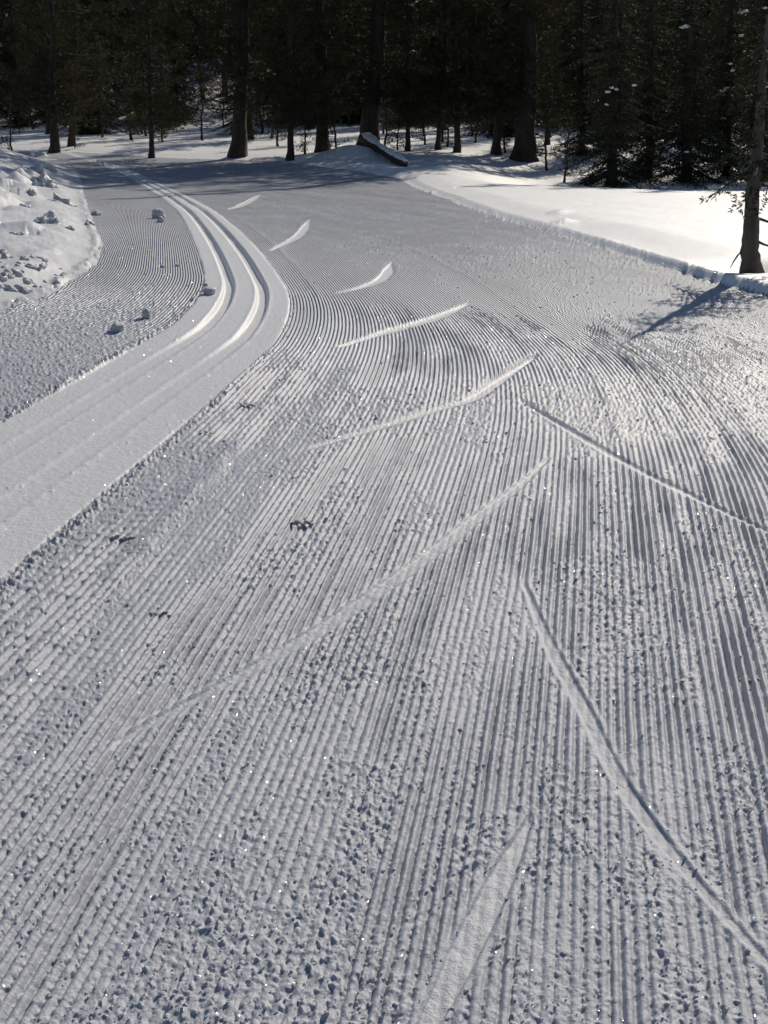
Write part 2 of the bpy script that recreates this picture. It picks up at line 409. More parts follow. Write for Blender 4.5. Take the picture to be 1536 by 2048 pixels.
rel_in = rel_trail * (1 - bedm) + rel_bed * bedm

# ---- banks and field
def sub_worley(scale, seed, m):
    f1, f2, r = worley(x[m] / scale, y[m] / scale, seed); return f1, f2, r
rel_out = 0.02 * (fbm(x * 0.7, y * 0.7, 81, 3) - .5) + 0.012 * (fbm(x * 2.2 + y * 0.7, y * 1.1, 36, 3) - .5) + 0.006 * (fbm(x * 5, y * 5, 82, 3) - .5)
# rim thrown up along the edges
m = np.where((np.minimum(dR, dL) < 1.8) & (y < 46) & (np.abs(x / y) < 0.6))[0]
f1, f2, r1 = sub_worley(0.15, 83, m); f1b, f2b, r1b = sub_worley(0.06, 84, m)
dE = np.minimum(dR, dL)[m]
rim = np.exp(-((dE - 0.05) / 0.05) ** 2)
chunk = np.sqrt(np.clip(1 - (f1 / 0.55) ** 2, 0, 1)) * r1; chunkb = np.sqrt(np.clip(1 - (f1b / 0.55) ** 2, 0, 1)) * r1b
rel_out[m] += rim * (0.022 * chunk * (r1 > 0.55) + 0.014 * chunkb + 0.02 * left[m] * chunk) * smooth01(34, 14, y[m])
rel_in[m] += np.where(ins[m], np.exp(-(dE / 0.07) ** 2) * (0.014 * chunk + 0.010 * chunkb) * smooth01(34, 14, y[m]), 0)
# broken blocks on the near left bank
mask = left[m] * np.exp(-((dL[m] - 0.30) / 0.28) ** 2) * smooth01(10.5, 9.0, y[m]) * smooth01(6.8, 7.6, y[m])
rel_out[m] += mask * 0.035 * (fbm(x[m] * 6, y[m] * 4, 33, 2))
# wind-cut heaps along the crest of the left bank
m = np.where(left & (y > 8) & (y < 30) & (dL < 4))[0]
f1, f2, r1 = worley(x[m] / 0.75 + 0.25 * vnoise(x[m] * 4, y[m] * 4, 85), y[m] / 1.05, 86)
heap = np.clip(1 - f1 / 0.42, 0, 1) ** 0.8 * (r1 > 0.25) * (0.4 + 0.8 * r1)
hm = np.exp(-((dL[m] - 1.0 - 0.4 * (vnoise(y[m] * 0.5, y[m] * 0, 87) - .5)) / 0.45) ** 2) * smooth01(9.5, 11.5, y[m]) * smooth01(30, 24, y[m])
rel_out[m] += hm * heap * (0.11 + 0.006 * y[m]) * (0.75 + 0.5 * fbm(x[m] * 5, y[m] * 5, 88, 3))
rel_out[m] += 0.03 * np.exp(-((dL[m] - 0.9) / 0.8) ** 2) * (fbm(x[m] * 3, y[m] * 1.2, 89, 3) - .3)
rel_out[m] += (0.05 * (fbm(x[m] * 4, y[m] * 2.5, 34, 4) - .45) + 0.02 * np.abs(fbm(x[m] * 11, y[m] * 7, 35, 3) - .5)) * smooth01(0.0, 0.3, dL[m])
# a few low windrows on the right field beside the edge
m = np.where(right & (dR < 1.2) & (y < 26))[0]
f1, f2, r1 = worley(x[m] / 0.55, y[m] / 0.9, 90)
rel_out[m] += np.where(r1 > 0.72, np.clip(1 - (f1 / 0.3), 0, 1) * 0.05, 0) * smooth01(1.1, 0.6, dR[m]) * smooth01(8.0, 9.5, y[m])
z = z + np.where(ins, rel_in, rel_out)

# ---- split the sheet into its surfaces, all with the same normals
V = np.stack([x, y, z], 1)
ii = np.arange(NR * NC).reshape(NR, NC)
F = np.stack([ii[:-1, :-1], ii[:-1, 1:], ii[1:, 1:], ii[1:, :-1]], -1).reshape(-1, 4)
e1 = V[F[:, 2]] - V[F[:, 0]]; e2 = V[F[:, 3]] - V[F[:, 1]]
fn = np.cross(e1, e2)
vn = np.zeros_like(V)
for kk in range(4): np.add.at(vn, F[:, kk], fn)
vn /= np.linalg.norm(vn, axis=1)[:, None] + 1e-12
grv_id = np.where(g_l < GW + 0.006, 1, np.where(g_r < GW + 0.006, 2, 0))
vid = region.copy()
vid = np.where((region == 4) & (grv_id == 1) & (y < 45), 5, vid); vid = np.where((region == 4) & (grv_id == 2) & (y < 45), 6, vid)
vid = np.where((region == 1) & (mark_id >= 0), 10 + mark_id, vid)
fid = vid[F[:, 0]]
rib_fine = ((1 - rib_geo) * (1 - 0.4 * torn) * (1 - mark_floor) * (1 - bedm) * ins * smooth01(40, 24, y) * (0.5 + 0.8 * fbm(C * 2.5, y * 0.4, 65, 2))).astype(np.float32)
phase = (2 * np.pi * C / PITCH_C).astype(np.float32)

def sheet(name, ids, mat, parent=None):
    f = F[np.isin(fid, ids)]
    if len(f) == 0: return None
    u, inv = np.unique(f.ravel(), return_inverse=True)
    me = mesh_np(name, V[u], inv.reshape(-1, 4), mat, smooth=True)
    if mat is M_TRAIL:
        a = me.attributes.new('rib_phase', 'FLOAT', 'POINT'); a.data.foreach_set('value', phase[u])
        a = me.attributes.new('rib_fine', 'FLOAT', 'POINT'); a.data.foreach_set('value', rib_fine[u])
    me.normals_split_custom_set_from_vertices(vn[u].astype(np.float32))
    o = bpy.data.objects.new(name, me); link(o, parent)
    return o
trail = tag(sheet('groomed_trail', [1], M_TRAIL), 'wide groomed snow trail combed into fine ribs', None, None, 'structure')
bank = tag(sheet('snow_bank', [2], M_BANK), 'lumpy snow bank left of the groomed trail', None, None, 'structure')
field = tag(sheet('snow_field', [3], M_SNOW), 'smooth untouched snow right of and behind the trail', None, None, 'structure')
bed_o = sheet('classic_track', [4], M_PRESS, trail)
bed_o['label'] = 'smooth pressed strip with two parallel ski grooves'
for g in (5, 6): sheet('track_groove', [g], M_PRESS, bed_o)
for i in range(len(MARKS)): sheet('ski_mark', [10 + i], M_PRESS if 3 <= i <= 7 else M_TRAIL if i == 0 else M_MARK, trail)  # farther marks use paler snow: sunlit tilt of their floors put into colour
# snow all round, lower than the sheet above, out to the horizon
gx = np.concatenate([-np.geomspace(900, 4, 24), np.geomspace(4, 900, 24)])
GX, GY = np.meshgrid(gx, gx); gv = np.stack([GX.ravel(), GY.ravel(), np.where(GY.ravel() > 0, profile(np.minimum(GY.ravel(), 60)), 0) - 0.9], 1)
gi = np.arange(len(gx) ** 2).reshape(len(gx), -1)
gf = np.stack([gi[:-1, :-1], gi[:-1, 1:], gi[1:, 1:], gi[1:, :-1]], -1).reshape(-1, 4)
tag(link(bpy.data.objects.new('terrain', mesh_np('terrain', gv, gf, M_SNOW, True))), 'snow covered ground reaching to the horizon', None, None, 'structure')

# ------------------------------------------------------------------ trees
def tube(path, radii, n=6):
    """tapered tube along a polyline"""
    P = np.asarray(path, float); Vs = []; up = np.array([0.31, 0.17, 0.93])
    for i in range(len(P)):
        t = P[min(i + 1, len(P) - 1)] - P[max(i - 1, 0)]; t = t / (np.linalg.norm(t) + 1e-9)
        ref = up if abs(t @ up) < 0.9 else np.array([1.0, 0, 0])
        a = np.cross(t, ref); a /= np.linalg.norm(a); b = np.cross(t, a)
        ang = np.arange(n) * 2 * np.pi / n
        Vs.append(P[i] + radii[i] * (np.cos(ang)[:, None] * a + np.sin(ang)[:, None] * b))
    Vs = np.concatenate(Vs); Fs = []
    for i in range(len(P) - 1):
        for j in range(n):
            a0 = i * n + j; a1 = i * n + (j + 1) % n
            Fs.append((a0, a1, a1 + n, a0 + n))
    return Vs, np.array(Fs)

def trunk_mesh(name, h, r, seed, bend=0.035, sides=14, mat=None, flare=1.5):
    R = np.random.default_rng(seed); n = 34
    zz = np.concatenate([[-0.35], np.linspace(0, 1, n) ** 1.35 * h])
    bx = np.cumsum(np.concatenate([[0, 0], R.normal(0, bend, n - 1)])) * np.concatenate([[0, 0], np.diff(zz[1:])]) ** 0.5
    by = np.cumsum(np.concatenate([[0, 0], R.normal(0, bend, n - 1)])) * np.concatenate([[0, 0], np.diff(zz[1:])]) ** 0.5
    rad = r * (1 - np.clip(zz / h, 0, 1)) ** 0.8 * (1 + (flare - 1) * np.exp(-np.clip(zz, 0, 99) / (r * 1.6))) + 0.006
    Vv, Ff = tube(np.stack([bx, by, zz], 1), rad, sides)
    ang = np.arctan2(Vv[:, 1], Vv[:, 0])
    k = 1 + 0.10 * np.sin(ang * 5 + seed) * np.exp(-np.clip(Vv[:, 2], 0, 9) / (r * 2.5)) + R.normal(0, 0.025, len(Vv))
    cx = np.repeat(bx, sides); cy = np.repeat(by, sides)
    Vv[:, 0] = cx + (Vv[:, 0] - cx) * k; Vv[:, 1] = cy + (Vv[:, 1] - cy) * k
    return mesh_np(name, Vv, Ff, mat or M_BARK, True), (zz, bx, by)

def needles(P, D, n, L, W, spread, R):
    """thin needle blades fanned round every tuft"""
    m = len(P)
    d = D[:, None, :] + R.normal(0, spread, (m, n, 3)); d /= np.linalg.norm(d, axis=2, keepdims=True) + 1e-9
    ln = L * R.uniform(0.6, 1.15, (m, n, 1)); side = np.cross(d, R.normal(0, 1, (m, n, 3)))
    side /= np.linalg.norm(side, axis=2, keepdims=True) + 1e-9
    base = P[:, None, :] + R.normal(0, L * 0.12, (m, n, 3))
    mid = base + d * ln * 0.55
    a = base; b = mid + side * W; c = base + d * ln; e = mid - side * W
    Vv = np.stack([a, b, c, e], 2).reshape(-1, 3); Ff = np.arange(len(Vv)).reshape(-1, 4)
    return Vv, Ff

def crown_mesh(name, h, base, blen, seed, kind, spine=None, whorl=0.26, per=5, tuft_step=0.075, nn=11, detail_to=6.5, needle=0.13, width=0.010, droop=0.25, mat=None):
    R = np.random.default_rng(seed); BV, BF, nb = [], [], 0; TP, TD = [], []
    zc = base
    while zc < h - 0.15:
        t = (zc - base) / (h - base); fine = zc < detail_to
        lmax = blen * (1 - t) ** (0.75 if kind == 'pine' else 0.95) * (0.75 + 0.25 * min(1, (zc - base) / 0.8 + 0.3)) + 0.12
        for q in range(per + R.integers(-1, 2)):
            if kind == 'pine' and R.random() < 0.10: continue
            az = R.uniform(0, 2 * np.pi); ln = lmax * R.uniform(0.55, 1.1)
            o = np.array([0, 0, zc + R.uniform(-0.1, 0.1)])
            if spine is not None:
                o[0] = np.interp(o[2], spine[0], spine[1]); o[1] = np.interp(o[2], spine[0], spine[2])
            hd = np.array([np.cos(az), np.sin(az), 0]); ns = 6; u = np.linspace(0, 1, ns)
            if kind == 'pine': lift = (0.10 - droop * R.uniform(0.2, 1.3)) * u + 0.30 * u ** 2 * R.uniform(0.4, 1.2)
            else: lift = -droop * u * R.uniform(0.7, 1.3) - 0.15 * u ** 2 + 0.12 * u ** 4
            side = np.cross(hd, [0, 0, 1]); wig = np.cumsum(R.normal(0, 0.035, ns))
            path = o + (hd[None] * u[:, None] + np.array([0, 0, 1.0])[None] * lift[:, None] + side[None] * wig[:, None]) * ln
            vv, ff = tube(path, 0.006 + 0.020 * (ln / 1.6) * (1 - u) ** 1.0, 3)
            BV.append(vv); BF.append(ff + nb); nb += len(vv)
            step = tuft_step * (1 if fine else 2.2)
            a = 0.22 if kind == 'pine' else 0.10
            nt_ = max(3, int(ln * (1 - a) / step))
            for w in np.linspace(a, 1, nt_):
                p = np.array([np.interp(w, u, path[:, c]) for c in range(3)])
                tang = path[min(ns - 1, int(w * (ns - 1)) + 1)] - path[max(0, int(w * (ns - 1)) - 1)]; tang /= np.linalg.norm(tang) + 1e-9
                if kind == 'pine':
                    kx = 2 if w < 0.98 else 1
                    for _ in range(kx):
                        off = (side * R.normal(0, 0.16) + np.array([0, 0, 1]) * R.normal(0.02, 0.08)) * ln * (1.0 - 0.45 * w)
                        TP.append(p + off); TD.append(tang * 0.5 + off / (np.linalg.norm(off) + 1e-6) * 0.7 + np.array([0, 0, 0.45]))
                else:
                    for sg in (-1, 1):
                        sl_ = (0.30 * ln * (1 - w) + 0.07) * R.uniform(0.6, 1.1)
                        for v_ in np.arange(0.04, sl_, 0.075 * (1 if fine else 2)):
                            q_ = p + (side * sg * 0.8 + tang * 0.6) * v_ + np.array([0, 0, -0.25]) * v_
                            TP.append(q_); TD.append(side * sg * 0.6 + tang * 0.6 + np.array([0, 0, -0.15]))
        zc += whorl * R.uniform(0.8, 1.25) * (1 if fine else 1.4)
    Vn, Fn = needles(np.array(TP), np.array(TD), nn, needle, width, 0.55 if kind == 'pine' else 0.5, R)
    Vb = np.concatenate(BV); Fb = np.concatenate(BF)
    me = mesh_np(name, np.concatenate([Vn, Vb]), np.concatenate([Fn, Fb + len(Vn)]), mat or (M_PINE if kind == 'pine' else M_FIR))
    me.materials.append(M_BARK)
    mi = np.zeros(len(Fn) + len(Fb), dtype=np.int32); mi[len(Fn):] = 1; me.polygons.foreach_set('material_index', mi)
    return me

def empty(name, loc, rot=(0, 0, 0), scale=1.0):
    o = bpy.data.objects.new(name, None); o.empty_display_size = 0.2
    o.location = loc; o.rotation_euler = rot; o.scale = (scale, scale, scale); return link(o)
def part(name, me, parent, **kw):
    o = bpy.data.objects.new(name, me); link(o, parent)
    for k_, v_ in kw.items(): setattr(o, k_, v_)
    return o

def lump_mesh(name, seed, flat=0.6, rough=0.35, mat=None, sub=1, smooth=True):
    """an irregular lump of snow, about 1 across, resting on z = 0"""
    import bmesh
    R = np.random.default_rng(seed)
    bm = bmesh.new(); bmesh.ops.create_icosphere(bm, subdivisions=sub, radius=0.5)
    fr = [(Vector(R.normal(0, 1, 3)).normalized() * f, R.uniform(0, 6), a_) for f, a_ in ((5, .5), (7, .4), (11, .3), (15, .22), (23, .14), (31, .10))]
    for v in bm.verts:
        c = v.co; k_ = 1 + rough * sum(a_ * (0.5 - abs(math.sin(d_.dot(c) + p_))) for d_, p_, a_ in fr) + R.normal(0, rough * (0.2 if sub < 2 else 0.05))
        v.co = (c.x * k_, c.y * k_, c.z * k_ * flat + 0.36 * flat)
    me = bpy.data.meshes.new(name); bm.to_mesh(me); bm.free(); me.materials.append(mat or M_SNOW)
    for p in me.polygons: p.use_smooth = smooth
    return me

# crowns and trunks to copy from
PINES = []
for i, (h, r, b, bl) in enumerate([(10.5, 0.17, 1.15, 1.9), (9.0, 0.13, 0.95, 1.7), (11.5, 0.20, 1.4, 2.1)]):
    tm, sp = trunk_mesh('trunk', h, r, 100 + i)
    PINES.append((h, r, tm, crown_mesh('crown', h, b, bl, 200 + i, 'pine', sp)))
tm, sp = trunk_mesh('trunk', 9.5, 0.14, 109)
PINES.append((9.5, 0.14, tm, crown_mesh('crown', 9.5, 0.35, 1.9, 209, 'pine', sp)))      # branched to the ground
FIRS = []
for i, (h, r, b, bl) in enumerate([(5.9, 0.12, 0.10, 1.5), (5.4, 0.10, 0.15, 1.3)]):
    tm, sp = trunk_mesh('trunk', h, r, 120 + i)
    FIRS.append((h, r, tm, crown_mesh('crown', h, b, bl, 220 + i, 'fir', sp, whorl=0.19, per=6, tuft_step=0.13, nn=5, detail_to=5, needle=0.09, width=0.011, droop=0.30)))
YOUNG = []
for i, (h, b, bl) in enumerate([(2.3, 0.25, 0.75), (1.7, 0.15, 0.6), (2.8, 0.5, 0.85)]):
    tm, sp = trunk_mesh('trunk', h, 0.035, 140 + i, bend=0.04, sides=7)
    YOUNG.append((h, 0.035, tm, crown_mesh('crown', h, b, bl, 240 + i, 'pine', sp, whorl=0.27, per=4, tuft_step=0.10, nn=8, detail_to=9, needle=0.11, width=0.008, droop=0.05)))

def tree(name, proto, xy, label, group=None, scale=1.0, rz=0.0, lean=0.0, trunk_w=1.0, cat='tree', leany=0.0, dz=0.0):
    """a tree standing on the snow at xy; lean tips it sideways"""
    e = empty(name, (xy[0], xy[1], gz(*xy) + dz), (leany, lean, 0), scale)
    t = part('trunk', proto[2], e); t.rotation_euler[2] = rz; t.scale = (trunk_w, trunk_w, 1)
    c = part('crown', proto[3], e); c.rotation_euler[2] = rz
    return tag(e, label, cat, group)

def comp(px): return -(px - 768) / 6600.0          # how far a trunk at this column has to tip to stand straight in the picture
def clumps(t, spots, seed):
    R = np.random.default_rng(seed)
    for k_, (dx, dy, dz, s) in enumerate(spots):
        o = part('snow_clump', CLUMPS[k_ % len(CLUMPS)], t); o.location = (dx, dy, dz); o.scale = (s, s * R.uniform(0.7, 1), s * 0.7); o.rotation_euler[2] = R.uniform(0, 6)
CLUMPS = [lump_mesh('snow_clump', 300 + i, 0.7, 0.95, sub=3) for i in range(4)]

G_EDGE = 'pines along the far edge of the trail'
front = [  # photo column and row of the base, trunk width in pixels, proto, lean, label
    (110, 306, 17, 1, 0.00, 'straight dark pine at the far left where the ski grooves vanish'),
    (144, 297, 12, 0, 0.02, 'thin dark pine just behind the leftmost straight trunk'),
    (303, 316, 10, 1, -0.03, 'slender crooked pine alone on the snow left of the thick pine'),
    (475, 316, 28, 2, 0.02, 'thick straight pine with a tall bare trunk left of centre'),
    (580, 322, 12, 1, 0.00, 'slim pine at the trail edge right of the thick straight trunk'),
    (645, 312, 24, 0, 0.01, 'bushy dark pine between the slim pine and the leaning pine'),
    (733, 309, 36, 2, 0.06, 'stout pine leaning right above the snow capped log'),
    (815, 308, 9, 1, 0.00, 'thin pine trunk just right of the snow capped log'),
    (876, 306, 9, 0, 0.05, 'thin slanting pine left of the pale straight trunk'),
    (914, 309, 12, 1, 0.00, 'pale straight pine trunk right of centre'),
    (992, 306, 15, 0, 0.07, 'slanting dark pine beside the broadest trunk'),
    (1048, 309, 40, 2, 0.00, 'broadest dark pine trunk right of centre'),
]
for px, py, w, pi_, ln, lab in front:
    xy = unproject(px, py); d = xy[1] / math.cos(PITCH) * 0.94
    r = w / FPX * d / 2; P_ = PINES[pi_]
    tree('pine_tree', P_, xy, lab, G_EDGE, 1.0 if w > 11 else 0.8, random.uniform(0, 6), comp(px) + ln, r / P_[1] / (1.0 if w > 11 else 0.8) * 0.95)

# dark firs behind the crest on the right
G_FIR = 'dark firs beyond the right snow field'
firs = [(1195, 31.0, 0, 1.0, 'large dark fir at the left end of the fir group on the right'),
        (1262, 32.6, 1, 1.1, 'dark fir second from the left in the right fir group'),
        (1335, 31.8, 0, 1.05, 'dark fir in the middle of the right fir group'),
        (1410, 33.0, 1, 1.2, 'dark fir carrying snow clumps behind the near right tree'),
        (1480, 32.2, 0, 1.1, 'dark fir close behind the near right trunk'),
        (1560, 32.8, 1, 1.1, 'dark fir cut by the right edge of the picture')]
for i, (px, d, pi_, s_, lab) in enumerate(firs):
    t = tree('fir_tree', FIRS[pi_], ((px - 768) / FPX * d * 1.03, d), lab, G_FIR, s_, 1.3 * i, comp(px) * 0.8)
    R = np.random.default_rng(500 + i)
    sp_ = []
    for _ in range(8 if i >= 3 else 3):
        hz = R.uniform(0.5, 4.2); az = R.uniform(-2.6, -0.5); rr = (1.5 * (1 - hz / 6)) * R.uniform(0.35, 0.62)
        c_ = (rr * math.cos(az), rr * math.sin(az), hz - 0.3 * rr)
        for q in range(R.integers(1, 4)): sp_.append((c_[0] + R.normal(0, .07), c_[1] + R.normal(0, .05), c_[2] + R.normal(0, .05), R.uniform(0.06, 0.16)))
    clumps(t, sp_, 600 + i)

# young pines round the trunks
G_Y = 'young pines under the forest edge'
young = [(25, 318, 0, 0.8, 'small pine poking in at the left edge by the mound'), (150, 300, 1, 0.45, 'low pine tuft at the foot of the leftmost trunks'),
         (262, 285, 0, 0.9, 'young pine left of the slender crooked pine'), (325, 290, 1, 0.8, 'young pine right behind the slender crooked pine'),
         (405, 287, 2, 1.0, 'bushy young pine left of the thick straight trunk'), (505, 287, 1, 0.8, 'small pine right of the thick straight trunk'),
         (555, 298, 0, 0.9, 'young pine with spreading tufts left of the slim pine'), (610, 316, 1, 0.8, 'low bushy pine at the foot of the slim pine'),
         (672, 312, 0, 0.9, 'young pine left of the snow capped log'), (770, 304, 0, 0.95, 'young pine behind the snow capped log'),
         (795, 306, 1, 0.7, 'low spreading pine at the right end of the log'), (850, 296, 0, 0.9, 'young pine between two thin trunks right of the log'),
         (895, 300, 1, 0.9, 'low pine left of the pale straight trunk'), (950, 292, 2, 0.9, 'young pine right of the pale straight trunk'),
         (1010, 304, 1, 0.9, 'low pine by the broadest trunk on its left'), (1095, 318, 2, 0.9, 'young pine between the broadest trunk and the firs'),
         (1130, 335, 0, 0.8, 'young pine at the left foot of the fir group'), (205, 280, 2, 0.9, 'young pine in the gap right of the leftmost trunks')]
for i, (px, py, k_, s_, lab) in enumerate(young):
    tree('young_pine', YOUNG[k_], unproject(px, py), lab, G_Y, s_, i * 1.7, comp(px) * 0.7 + 0.05 * math.sin(i * 2.1))

# the forest behind: each tree its own, none told from the next in that dark
R = np.random.default_rng(31); placed = []
G_B = 'trees in the dark forest behind'
nb_ = 0
for row, (d0, d1, n) in enumerate([(42, 46, 6), (49, 55, 26), (55, 66, 36)]):
    for i in range(n):
        d = R.uniform(d0, d1); u = (i + R.uniform(0.1, 0.9)) / n * 0.98 - 0.49
        px = 768 + u * FPX
        if row < 2 and 395 < px < 455: continue                       # gap with the sunlit slope
        if row == 0 and (760 < px < 1000): continue                    # view out to the meadow
        xy = (u * d * 1.02, d)
        pr = PINES[(0, 1, 2, 3, 3, 3)[R.integers(0, 6)]] if R.random() < 0.75 else FIRS[R.integers(0, 2)]
        tree('forest_tree', pr, xy, 'dark conifer standing in the shadowed forest behind the trail edge', G_B, R.uniform(0.62, 0.8) * (10.5 / pr[0]) * (0.95 if row < 2 else 1.2), R.uniform(0, 6), comp(px) * 0.6 + R.normal(0, 0.02), R.uniform(0.7, 1.1))

for i in range(8):
    u = (1085 + i * 62 + R.uniform(-15, 15) - 768) / FPX; d = R.uniform(35.5, 40)
    tree('forest_tree', FIRS[i % 2] if i % 3 else PINES[1], (u * d * 1.02, d), 'dark conifer standing in the shadowed forest behind the trail edge', G_B, 1.0 if i % 3 else 0.62, R.uniform(0, 6), -u * 0.3)

for i in range(30):
    u = (i + R.uniform(0, 1)) / 30 * 0.74 - 0.37; d = R.uniform(45, 58); px = 768 + u * FPX
    if 390 < px < 460 or (750 < px < 1000 and i % 2): continue
    tree('forest_tree', FIRS[i % 2], (u * d, d), 'dark conifer standing in the shadowed forest behind the trail edge', G_B, R.uniform(0.75, 1.05), R.uniform(0, 6), -u * 0.2)
for i in range(46):
    u = (i + R.uniform(0, 1)) / 46 * 0.72 - 0.36; d = R.uniform(40, 58); px = 768 + u * FPX
    if 395 < px < 455: continue
    tree('young_pine', YOUNG[R.integers(0, 3)], (u * d, d), 'small dark pine among the trunks of the forest behind', 'small pines inside the forest', R.uniform(0.8, 1.35), R.uniform(0, 6), R.normal(0, 0.04))

# far wood on the rising ground, one mass
WV, WF, wn_c = [], [], 0
wb_, wf_ = [], []
for i in range(190):
    d = R.uniform(70, 120); u = R.uniform(-0.55, 0.55); xx, yy = u * d, d; zg = gz(xx, yy) - 0.2; h = R.uniform(9, 15)
    n = 300; t = R.random(n) ** 0.8; rad = (1 - t) * 2.2 + 0.15; az = R.uniform(0, 6.283, n); rr = rad * R.uniform(0.3, 1, n)
    P_ = np.stack([xx + rr * np.cos(az), yy + rr * np.sin(az), zg + 0.6 + t * (h - 0.6)], 1)
    D_ = np.stack([np.cos(az), np.sin(az), np.full(n, -0.35)], 1)
    v_, f_ = needles(P_, D_, 2, 1.0, 0.20, 0.35, R)
    WV.append(v_); WF.append(f_ + wn_c); wn_c += len(v_)
    v_, f_ = tube([(xx, yy, zg - .3), (xx, yy, zg + h * 0.8)], [0.17, 0.03], 5); WV.append(v_); WF.append(f_ + wn_c); wn_c += len(v_)
wood = link(bpy.data.objects.new('far_forest', mesh_np('far_forest', np.concatenate(WV), np.concatenate(WF), M_FIR)))
tag(wood, 'distant wood of dark conifers reading as one mass', 'forest', None, 'stuff')

# ------------------------------------------------------------------ the near tree on the right
e = empty('near_fir', (TREE0[0], TREE0[1], gz(*TREE0)), (-0.16, -0.06, 0))
tm, sp = trunk_mesh('trunk', 1.8, 0.060, 160, bend=0.03, sides=16, mat=M_BARK2, flare=1.55)
part('trunk', tm, e)
part('crown', crown_mesh('crown', 1.8, 0.74, 0.42, 260, 'fir', sp, whorl=0.11, per=4, tuft_step=0.05, nn=9, detail_to=2.6, needle=0.045, width=0.0045, droop=0.42), e)
Rb = np.random.default_rng(8)
for (hz, az, ln, dr) in [(0.42, 0.1, 0.34, 0.5), (0.26, -0.5, 0.22, 0.6), (0.22, 3.3, 0.16, 0.9), (0.72, 2.9, 0.12, 0.1), (0.85, 0.4, 0.4, 0.3), (0.80, -2.2, 0.35, 0.2)]:
    u = np.linspace(0, 1, 6); hd = np.array([math.cos(az), math.sin(az), 0])
    o_ = np.array([np.interp(hz, sp[0], sp[1]), np.interp(hz, sp[0], sp[2]), hz])
    path = o_ + hd[None] * (u * ln)[:, None] + np.array([0, 0, 1.0])[None] * (-dr * ln * u ** 1.5)[:, None] + Rb.normal(0, 0.008, (6, 3)) * u[:, None]
    v_, f_ = tube(path, 0.011 * (1 - u) + 0.003, 5); part('dead_branch', mesh_np('dead_branch', v_, f_, M_BARK2, True), e)
tag(e, 'nearest tree with a bare grey trunk and drooping boughs at the right edge', 'tree')

# ------------------------------------------------------------------ log under snow at the foot of the leaning pine
a = unproject(722, 309); b = unproject(812, 342)
za, zb = gz(*a) + 0.42, gz(*b) + 0.04
e = empty('fallen_log', (b[0], b[1], gz(*b)))
pa = np.array([a[0], a[1], za]) - np.array([b[0], b[1], gz(*b)]); pb = np.array([0, 0, 0.02])
nl = 30; u = np.linspace(0, 1, nl)[:, None]; path = pa * (1 - u) + pb * u; Rl = np.random.default_rng(4)
close = np.ones(nl); close[0] = close[-1] = 0.02; close[1] = 0.93
v_, f_ = tube(path + Rl.normal(0, 0.006, (nl, 3)), np.linspace(0.14, 0.10, nl) * close, 14)
v_ = v_ + Rl.normal(0, 0.006, v_.shape)
v_, f_ = v_, f_; part('log', mesh_np('log', v_, f_, M_BARK, True), e)
sm = np.convolve(Rl.normal(0, 1, nl + 6), np.ones(7) / 7, mode='valid')
v_, f_ = tube(path + np.array([0.02, 0.0, 0.10]) + sm[:, None] * np.array([0.03, 0, 0.04]), np.linspace(0.125, 0.10, nl) * (1 + 0.45 * sm) * np.clip(np.minimum(np.linspace(0, 6, nl), np.linspace(5, 0.1, nl)), 0.05, 1) ** 0.5, 14); part('snow_cap', mesh_np('snow_cap', v_, f_, M_SNOW, True), e)
tag(e, 'fallen log capped with snow slanting down to the trail edge', 'log')

# ------------------------------------------------------------------ snow chunks lying on the snow
CH = [lump_mesh('snow_chunk', 400 + i, 0.75, 0.5, sub=3, mat=M_BANK) for i in range(4)]
SHARP = [lump_mesh('snow_chunk', 420 + i, 0.65, 0.9, sub=2, mat=M_BANK) for i in range(4)]
def surf(xy):
    i = np.argmin((rows - xy[1]) ** 2); j = np.argmin((cols - xy[0] / xy[1]) ** 2)
    return float(z.reshape(NR, NC)[i, j])
chunks = [(317, 436, 28, 2, 0.95, 'largest round snowball beside the left ski groove'), (321, 444, 15, 1, 1.1, 'small snowball in front of the largest round one'),
          (236, 663, 32, 2, 0.85, 'flat snow chunk lower left of the classic track bend'), (294, 636, 25, 1, 1.1, 'rounded snow chunk nearer the bend than the flat one'),
          (420, 590, 30, 3, 0.7, 'flat snow chip on the smooth strip at the bend'), (412, 574, 10, 0, 0.8, 'tiny snow lump just above the flat chip at the bend'),
          (325, 533, 10, 1, .8, 'small snow lump on the ribs left of the grooves'), (355, 530, 9, 2, .8, 'small snow lump at the left rim of the smooth strip')]
for px, py, w, k_, fl, lab in chunks:
    xy = unproject(px, py); s_ = w / FPX * xy[1] * 1.03
    o = bpy.data.objects.new('snow_chunk', CH[k_]); link(o); o.location = (xy[0], xy[1], surf(xy) - 0.08 * s_ * fl); o.scale = (s_, s_ * 0.9, s_ * fl * 1.2); o.rotation_euler[2] = px
    tag(o, lab, 'snow chunk', 'snow chunks lying beside the classic track')
heaps = [(245, 1080, 48, 'crumbled snow slab on the ribs below the smooth strip'), (322, 1230, 46, 'crumbled snow slab left of the long diagonal ski mark'),
         (605, 1052, 50, 'crumbled snow clods in the middle of the ribs above the diagonal mark'), (412, 870, 24, 'small snow clod at the right rim of the smooth strip'),
         (497, 816, 30, 'low snow clod right of the smooth strip below the bend'), (1500, 1356, 44, 'flat crumbled snow slab at the right edge of the picture'),
         (690, 942, 20, 'small sharp snow clod left of the diagonal mark'), (190, 1276, 20, 'small snow clod near the left edge on the ribs')]
